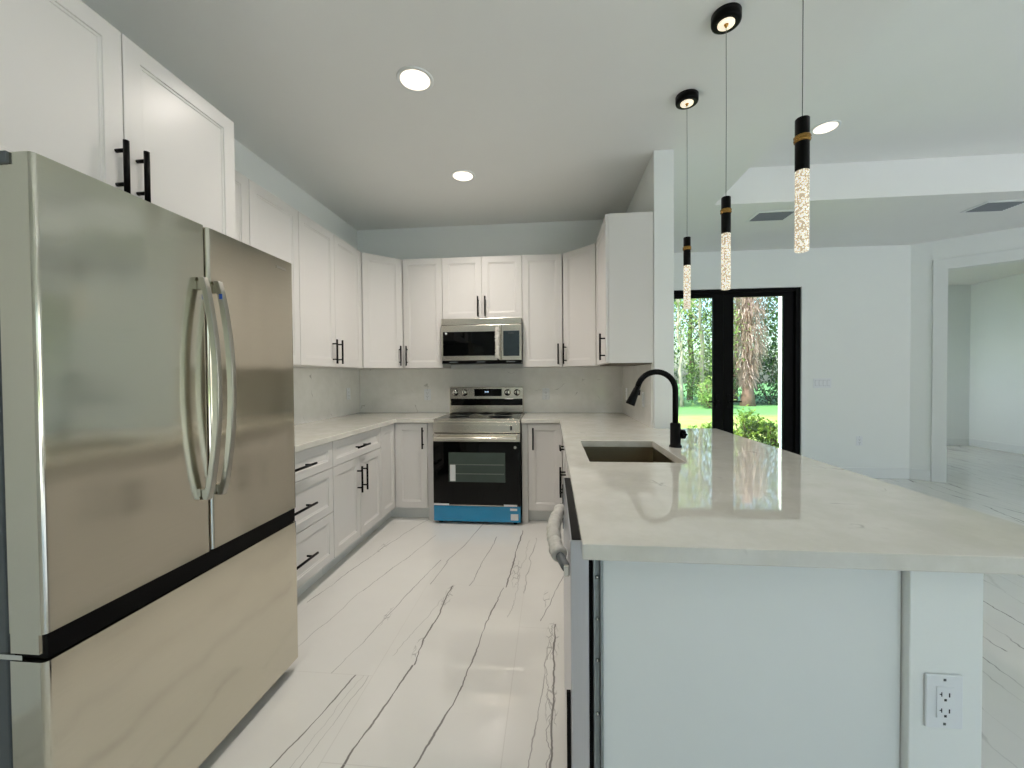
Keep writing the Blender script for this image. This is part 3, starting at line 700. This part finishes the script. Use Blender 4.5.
# ------------------------------------------------------------------ dishwasher
DY0, DY1 = -3.205, -2.645
t = thing('dishwasher', (2.4, -2.93, 0), 'stainless dishwasher at the peninsula end, its door standing proud of the counter', 'dishwasher')
b = MB().box(2.158, 2.745, DY0+.004, DY1-.004, .09, .868)
link('tub', b, 'galv', t, bevel=.003)
b = MB().box(2.134, 2.138, -3.240, DY0+.002, .01, .872); b.box(2.138, 2.150, -3.224, DY0+.002, .01, .872); b.box(2.150, 2.156, -3.240, DY0+.002, .01, .872)
sc_ = link('side_channel', b, 'galv', t, bevel=.001)
for z in (.16, .32, .47, .60, .70, .80): link('screw', MB().lathe((2.144, -3.224, z), [(.0045, 0), (.0045, -.003), (.002, -.0045), (0, -.0045)], 'y', 14), 'chrome', sc_)
link('gasket', MB().box(2.1235, 2.1335, -3.225, DY1-.01, .10, .872), 'blackplastic', t)
b = MB().box(2.080, 2.123, -3.250, DY1-.002, .10, .896)
dd_ = link('door', b, 'dwsteel', t, bevel=.003)
link('control_strip', MB().box(2.084, 2.119, -3.246, DY1-.006, .8965, .8975), 'blackplastic', dd_)
b = MB(); pts = []; N = 18
for i in range(N+1): s_ = i/N; pts.append((2.078 - .034*math.sin(PI*s_)**.8, -3.195 + s_*.50, .80))
b.tube(pts, .012, 14); hd = link('handle', b, 'greyplastic', dd_)
for y in (-3.195, -2.695): link('end_cap', MB().box(2.066, 2.0795, y-.005, y+.006, .786, .812), 'chrome', hd, bevel=.002)
b = MB(); P_ = []; RR = []
for i in range(34):
    s_ = .16 + i/33*.80; P_.append((2.078 - .034*math.sin(PI*s_)**.8 - .002, -3.195 + s_*.50, .80 + .003*math.sin(i*1.3))); RR.append(.018 + .003*math.sin(i*2.1) + .003*random.random())
b.tube(P_, RR, 14); link('foam_sleeve', b, 'foam', hd)
link('edge_strip', MB().box(2.070, 2.0795, -3.249, -3.24, .06, .535), 'blackplastic', dd_)
link('toe_kick', MB().box(2.16, 2.18, DY0, DY1, 0, .088), 'blackplastic', t)

# ------------------------------------------------------------------ recessed lights
LG = 'recessed ceiling lights'
t = thing('recessed_light', (1.337, -2.085, H), 'larger-looking round recessed ceiling light, the nearer one over the kitchen aisle', 'ceiling light', LG)
link('trim_ring', MB().lathe((1.337, -2.085, H-.006), [(.078, .003), (.080, 0), (.092, .001), (.096, .006), (.076, .006), (.076, .003), (.078, .003)], n=48), 'trim', t)
link('lens', MB().lathe((1.337, -2.085, H-.004), [(.0, .0), (.077, 0), (.077, .003)], n=40), 'lens', t)
KL = [(1.337, -2.085, H), (1.364, -1.04, H), (1.34, -3.13, H), (1.34, -4.6, H), (1.34, -6.1, H)]  # the last two are unseen lights added to brighten the room
LL = [(4.125, -.82, TZ), (4.125, -3.2, TZ), (4.125, -5.6, TZ), (7.9, -1.6, TZ), (7.9, -3.8, TZ), (7.9, -6.0, TZ)]  # only the first is in view; the others are added for their light
for loc, lab in zip(KL[1:] + LL, ('round recessed ceiling light nearer the back wall above the range',
        'round recessed ceiling light above the refrigerator, just out of the top of the view',
        'unseen recessed kitchen light added behind the camera to brighten the room', 'unseen recessed kitchen light added by the rear wall to brighten the room',
        'round recessed light in the raised tray ceiling on the right', 'unseen recessed tray light added right of the peninsula end to brighten the room',
        'unseen recessed tray light added near the rear window to brighten the room', 'unseen recessed tray light added far right by the angled wall to brighten the room',
        'unseen recessed tray light added far right beside the side window to brighten the room', 'unseen recessed tray light added in the far rear right corner to brighten the room')):
    dup(t, loc, lab)
for i, loc in enumerate(KL + LL):
    lamp('recessed_lamp', 'AREA', (loc[0], loc[1], loc[2]-.012), (0, 0, -1), E_KIT*(1.35, 1.9, .4, .3, .3)[i] if i < len(KL) else E_LIV, C_KIT if i < len(KL) else C_LIV, shape='DISK', size=.15, spread=math.radians(136))

# ------------------------------------------------------------------ pendants
PGp = 'crystal tube pendants'
def pendant(y, label):
    x = 2.80
    t = thing('pendant_light', (x, y, 1.65), label, 'pendant light', PGp)
    cn = link('canopy', MB().lathe((x, y, H-.042), [(.033, .004), (.050, .0), (.058, .004), (.060, .010), (.060, .042)], n=40), 'black', t)
    link('canopy_lens', MB().lathe((x, y, H-.043), [(0, 0), (.034, 0), (.034, .006)], n=32), 'canopylens', cn)
    link('nipple', MB().lathe((x, y, H-.054), [(.002, 0), (.006, .002), (.006, .008), (.010, .011)], n=16), 'brass', cn)
    z0 = 1.655; zt = 2.057
    link('cord', MB().tube([(x, y, zt-.002), (x+.001, y, (zt+H)/2), (x, y, H-.05)], .0013, 6), 'cord', t)
    link('housing', MB().lathe((x, y, 0), [(.0180, 1.898), (.0192, 1.900), (.0192, 2.053), (.0180, 2.055), (0, 2.055)], n=32), 'black', t)
    link('collar_ring', MB().lathe((x, y, 1.994), [(.019, -.011), (.0225, -.008), (.0235, -.003), (.0215, 0), (.0235, .003), (.0225, .008), (.019, .011)], n=11), 'goldring', t)
    link('crystal_tube', MB().lathe((x, y, 0), [(0, 1.655), (.0170, 1.655), (.0186, 1.658), (.0186, 1.8975), (0, 1.8975)], n=32), 'crystal', t)
    return t
p0 = pendant(-2.873, 'black and brass crystal tube pendant, the largest and nearest of three over the peninsula')
dup(p0, (2.80, -2.32, 1.65), 'black and brass crystal tube pendant, middle of the three over the peninsula')
dup(p0, (2.80, -1.797, 1.65), 'black and brass crystal tube pendant, farthest of three and closest to the wall end')

# ------------------------------------------------------------------ outlets, switches, vents
def outlet(name, c, u, n, label, cat, w=.072, h=.116, kind='duplex', group=None):
    c, u, n = Vector(c), Vector(u), Vector(n)
    t = thing(name, c, label, cat, group)
    f = lambda a, b_, d: tuple(c + u*a + Z*b_ + n*d)
    def bx(a0, a1, b0, b1, d0, d1, mb=None):
        mb = mb or MB(); return mb.grid([a0, a1], [b0, b1], lambda p, q: True, d0, d1, f)
    pl = link('cover_plate', bx(-w/2, w/2, -h/2, h/2, .0005, .006), 'whiteplastic', t, bevel=.003)
    if kind == 'duplex':
        rc = link('receptacle', bx(-.017, .017, -.034, .034, .006, .008), 'whiteplastic', t, bevel=.0008)
        b = MB()
        for zz in (.016, -.019):
            bx(-.0085, -.0065, zz-.003, zz+.006, .008, .0083, b); bx(-.0115, -.0065, zz+.0005, zz+.0025, .008, .0083, b); bx(.0065, .009, zz-.004, zz+.005, .008, .0083, b); bx(-.0025, .0025, zz-.013, zz-.008, .008, .0083, b)
        link('slots', b, 'slot', rc)
        b = MB()
        for zz in (.048, -.048): bx(-.0025, .0025, zz-.0025, zz+.0025, .006, .0068, b)
        link('screws', b, 'greyplastic', pl)
    else:
        k = kind
        for i in range(k):
            a = (i-(k-1)/2)*.046; link('rocker', bx(a-.0165, a+.0165, -.034, .034, .006, .0095), 'whiteplastic', t, bevel=.001)
            link('rocker_gap', bx(a-.0178, a+.0178, -.0353, .0353, .006, .0064), 'greyplastic', t)
OGr = 'wall outlets'
outlet('wall_outlet', (2.877, -3.25, .573), FX, -FY, 'white duplex outlet on the near end of the peninsula wall', 'outlet', .074, .117, group=OGr)
outlet('wall_outlet', (.748, -.013, 1.103), FX, -FY, 'white outlet on back wall backsplash left of the range', 'outlet', group=OGr)
outlet('wall_outlet', (1.978, -.013, 1.105), FX, -FY, 'white outlet on back wall backsplash right of the range', 'outlet', group=OGr)
outlet('wall_outlet', (.013, -.265, 1.125), FY, FX, 'white outlet on the left wall backsplash near the corner', 'outlet', group=OGr)
outlet('wall_outlet', (WK-.013, -.26, 1.11), -FY, -FX, 'white outlet on right wall backsplash, the one nearer the corner', 'outlet', group=OGr)
outlet('wall_outlet', (WK-.013, -.97, 1.10), -FY, -FX, 'white switch plate on right wall backsplash nearer the faucet', 'switch', kind=1)
outlet('wall_switch', (5.37, 1.25, 1.174), FX, -FY, 'white four-gang rocker switch plate on wall right of the black door', 'switch', .21, .118, kind=4)
outlet('wall_outlet', (5.80, 1.25, .46), FX, -FY, 'small white outlet low on the far living room wall', 'outlet', group=OGr)
def vent(x, y, label):
    t = thing('ceiling_vent', (x, y, H), label, 'vent', 'ceiling air vents')
    b = MB().grid([x-.19, x-.16, x+.16, x+.19], [y-.13, y-.10, y+.10, y+.13], lambda a, c: not (abs(a-x) < .16 and abs(c-y) < .10), H-.008, H-.0005)
    link('frame', b, 'trim', t, bevel=.002)
    link('backing', MB().box(x-.16, x+.16, y-.10, y+.10, H-.002, H-.0005), 'greyplastic', t)
    b = MB()
    for i in range(9):
        yy = y-.092 + i*.023; b.grid([x-.16, x+.16], [0, 1], lambda p, q: True, 0, .0015, lambda u, v, w: (u, yy + v*.014, H-.003 - v*.008 + w))
    link('louvres', b, 'vent', t)
    return t
v0 = vent(4.19, .085, 'grey ceiling air vent above the black glass door')
dup(v0, (6.17, .085, H), 'grey ceiling air vent at the right, above the wide cased opening')

# ------------------------------------------------------------------ outdoors
GZ = -.15
b = MB().grid([-40, 60], [-40, 70], lambda a, c: True, GZ-.05, GZ); tag(link('lawn', b, 'grass'), 'sunlit green lawn outside beyond the black glass door', 'lawn', kind='stuff')
tag(link('patio_slab', MB().box(2.4, 6.2, 1.42, 2.9, GZ, -.02), 'stucco'), 'pale concrete patio slab just outside the black door', 'patio')
tag(link('bounce_paving', MB().grid([-6, -.5, 10, 22], [-20, -7.6, 2.0], lambda x, y: x > 10 or y < -7.6, GZ, GZ+.03), 'stucco'), 'unseen pale paving added at the rear and side to cut green bounce light', 'bounce_paving')  # out of view, added so less green light bounces in from the lawn
tag(link('porch_post', MB().box(5.385, 5.465, 2.15, 2.25, -.02, 2.9), 'stucco', bevel=.004), 'slim white porch post outside the right-hand door pane', 'post')

def leaves(mb, n, c, r, size, drop=0, hollow=.35, seed=0, longf=1.8):
    rn = random.Random(seed); cl = []
    for _ in range(max(6, n//55)):
        while 1:
            p = Vector((rn.uniform(-1, 1), rn.uniform(-1, 1), rn.uniform(-1, 1)))
            if hollow < p.length < 1: break
        cl.append(p)
    for i in range(n):
        q = rn.choice(cl); s = .20
        p = Vector((q.x + rn.gauss(0, s), q.y + rn.gauss(0, s), q.z + rn.gauss(0, s*.8)))
        p = Vector((c[0]+p.x*r[0], c[1]+p.y*r[1], c[2]+p.z*r[2]))
        if p.z < GZ+.02: continue
        a = Vector((rn.gauss(0, 1), rn.gauss(0, 1), rn.gauss(0, 1)-drop)).normalized(); b_, _c = mb.frame(a)
        sz = size*rn.uniform(.6, 1.3); w_ = sz/longf
        vs = [mb.bm.verts.new(p + k) for k in (-a*sz*.5, b_*w_*.5, a*sz*.5, -b_*w_*.5)]
        mb.bm.faces.new(vs)
def limb(mb, a, b_, r0, r1, rn, n=6, wob=.1):
    a, b_ = Vector(a), Vector(b_); P = []; R_ = []
    for i in range(n+1):
        s = i/n; w_ = wob*math.sin(PI*s); P.append(a.lerp(b_, s) + Vector((rn.uniform(-w_, w_), rn.uniform(-w_, w_), 0))); R_.append(r0+(r1-r0)*s)
    mb.tube(P, R_, 9)
def tree(x, y, h, r, lm, label, seed, nl=3600, trunk=.16, bark='bark', size=.2, low=.25):
    rn = random.Random(seed)
    t = thing('tree', (x, y, GZ), label, 'tree', 'trees along the edge of the lawn')
    b = MB(); top = Vector((x+rn.uniform(-.4, .4), y, GZ+h*.86)); limb(b, (x, y, GZ-.05), top, trunk, trunk*.3, rn, 8, .12)
    for i in range(7):
        s = .35+.08*i; a = Vector((x, y, GZ)).lerp(top, s); an = rn.uniform(0, 6.28)
        limb(b, a, a + Vector((math.cos(an)*r*.7, math.sin(an)*r*.7, h*.14)), trunk*.32, .02, rn, 4, .06)
    link('trunk', b, bark, t)
    b = MB(); leaves(b, nl, (x, y, GZ+h*(.5+low/2)), (r, r, h*(.5-low/2)), size, .3, seed=seed)
    link('foliage', b, lm, t)
TR = [(4.6, 15, 8, 2.2, 'leaf_mid', 'bushy mid-green tree beyond the lawn at far left of the door view', 1, 3600, .13, 'bark', .2, .05),
      (7.2, 20, 11, 2.6, 'leaf_dark', 'tall dark green tree at the left edge of the left door pane', 2, 4600, .16, 'barkpale', .22, .02),
      (8.0, 15.5, 8, .9, 'leaf_light', 'slender tree with pale bare trunk seen through the left door pane', 3, 900, .09, 'barkpale', .16, .55),
      (9.3, 16.5, 9, 1.5, 'leaf_light', 'light yellow-green leafy tree in the middle of the left door pane', 4, 3600, .12, 'barkpale', .18, .08),
      (10.1, 21, 11, 2.2, 'leaf_dark', 'dark tree standing directly behind the dried palm', 5, 4200, .18, 'bark', .22, .02),
      (12.2, 20, 11, 2.0, 'leaf_dark', 'dark green tree just right of the dried palm', 6, 4600, .17, 'bark', .22, .05),
      (13.6, 17, 9, 1.7, 'leaf_mid', 'mid-green tree at the right edge of the right door pane', 7, 3800, .14, 'bark', .2, .05),
      (15.4, 20, 11, 2.6, 'leaf_dark', 'dark tree far right beyond the door frame edge', 8, 3600, .17, 'bark', .22, .02),
      (2.2, 19, 10, 2.6, 'leaf_dark', 'dark tree far left hidden behind the kitchen wall end', 9, 3000, .17, 'bark', .22, .02)]
for a in TR: tree(*a[:6], a[6], nl=a[7], trunk=a[8], bark=a[9], size=a[10], low=a[11])
# dried palm
px, py = 11.1, 16
t = thing('palm_tree', (px, py, GZ), 'old palm trunk wrapped in dry pinkish-brown hanging fronds', 'tree')
rn = random.Random(5); b = MB()
b.tube([(px, py, GZ-.05), (px+.02, py, .5), (px-.02, py, 1.2), (px-.05, py, 3.5), (px, py, 6.5)], [.36, .25, .22, .24, .22], 14); link('trunk', b, 'bark', t)
b = MB()
for i in range(3000):
    z = rn.uniform(1.0, 6.3); rad = .27 + .52*min(1, max(0, (z-1.0)/1.6))*rn.random(); an = rn.uniform(0, 2*PI)
    p = Vector((px+math.cos(an)*rad, py+math.sin(an)*rad, z)); L = rn.uniform(.2, .62)
    d = Vector((math.cos(an)*rn.uniform(-.1, .55), math.sin(an)*rn.uniform(-.1, .55), -1+rn.gauss(0, .55))).normalized(); s, _c = b.frame(d); w_ = rn.uniform(.01, .03)
    vs = [b.bm.verts.new(q) for q in (p - s*w_, p + s*w_, p + d*L*.6 + s*w_*.7, p + d*L, p + d*L*.6 - s*w_*.7)]; b.bm.faces.new(vs)
link('dry_fronds', b, 'frond_dry', t)
b = MB()
for an, z, L in ((.4, 3.3, 1.5), (3.6, 4.2, 1.3), (2.9, 2.2, 1.1), (.9, 4.4, 1.4), (5.6, 2.6, .9)):
    a = Vector((px, py, z)); limb(b, a, a + Vector((math.cos(an)*L, math.sin(an)*.3, .75*L*(1 if an < 3 else -.9))), .04, .015, rn, 5, .05)
link('bare_stem', b, 'barkpale', t)
# shrubs
def shrub(x, y, r, h, lm, label, seed, n, size):
    rn = random.Random(seed); t = thing('shrub', (x, y, GZ), label, 'shrub', 'shrubs outside the door'); b = MB()
    for i in range(9):
        an = rn.uniform(0, 2*PI); limb(b, (x+rn.uniform(-.05, .05), y, GZ-.02), (x+math.cos(an)*r*.7, y+math.sin(an)*r*.7, GZ+h*.8), .018, .006, rn, 4, .03)
    link('stems', b, 'bark', t); b = MB(); leaves(b, n, (x, y, GZ+h*.5), (r, r, h*.55), size, 0, .2, seed, 1.6); link('foliage', b, lm, t)
shrub(5.95, 4.7, .42, .66, 'leaf_bush', 'leafy bright green shrub close outside the right door pane', 21, 1500, .085)
shrub(5.35, 4.9, .36, .45, 'leaf_bush', 'lower green shrub left of the tallest shrub by the door', 22, 1000, .08)
shrub(6.5, 4.6, .36, .50, 'leaf_bush', 'green shrub at the right edge of the right door pane', 23, 1000, .08)
shrub(8.9, 14.6, .7, 1.3, 'leaf_light', 'yellow-green shrub on the far lawn below the pale tree', 24, 1300, .13)
shrub(10.0, 17.5, 1.2, 2.4, 'leaf_mid', 'tall green undergrowth left of the dried palm', 25, 2600, .16)
shrub(12.8, 17.5, 1.5, 2.7, 'leaf_dark', 'tall dark undergrowth right of the dried palm', 26, 3200, .16)
shrub(7.0, 17.0, 1.3, 1.1, 'leaf_mid', 'low green undergrowth at the left side of the far lawn', 27, 1500, .16)
for o in bpy.data.objects:
    if '_wo' in o: del o['_wo']
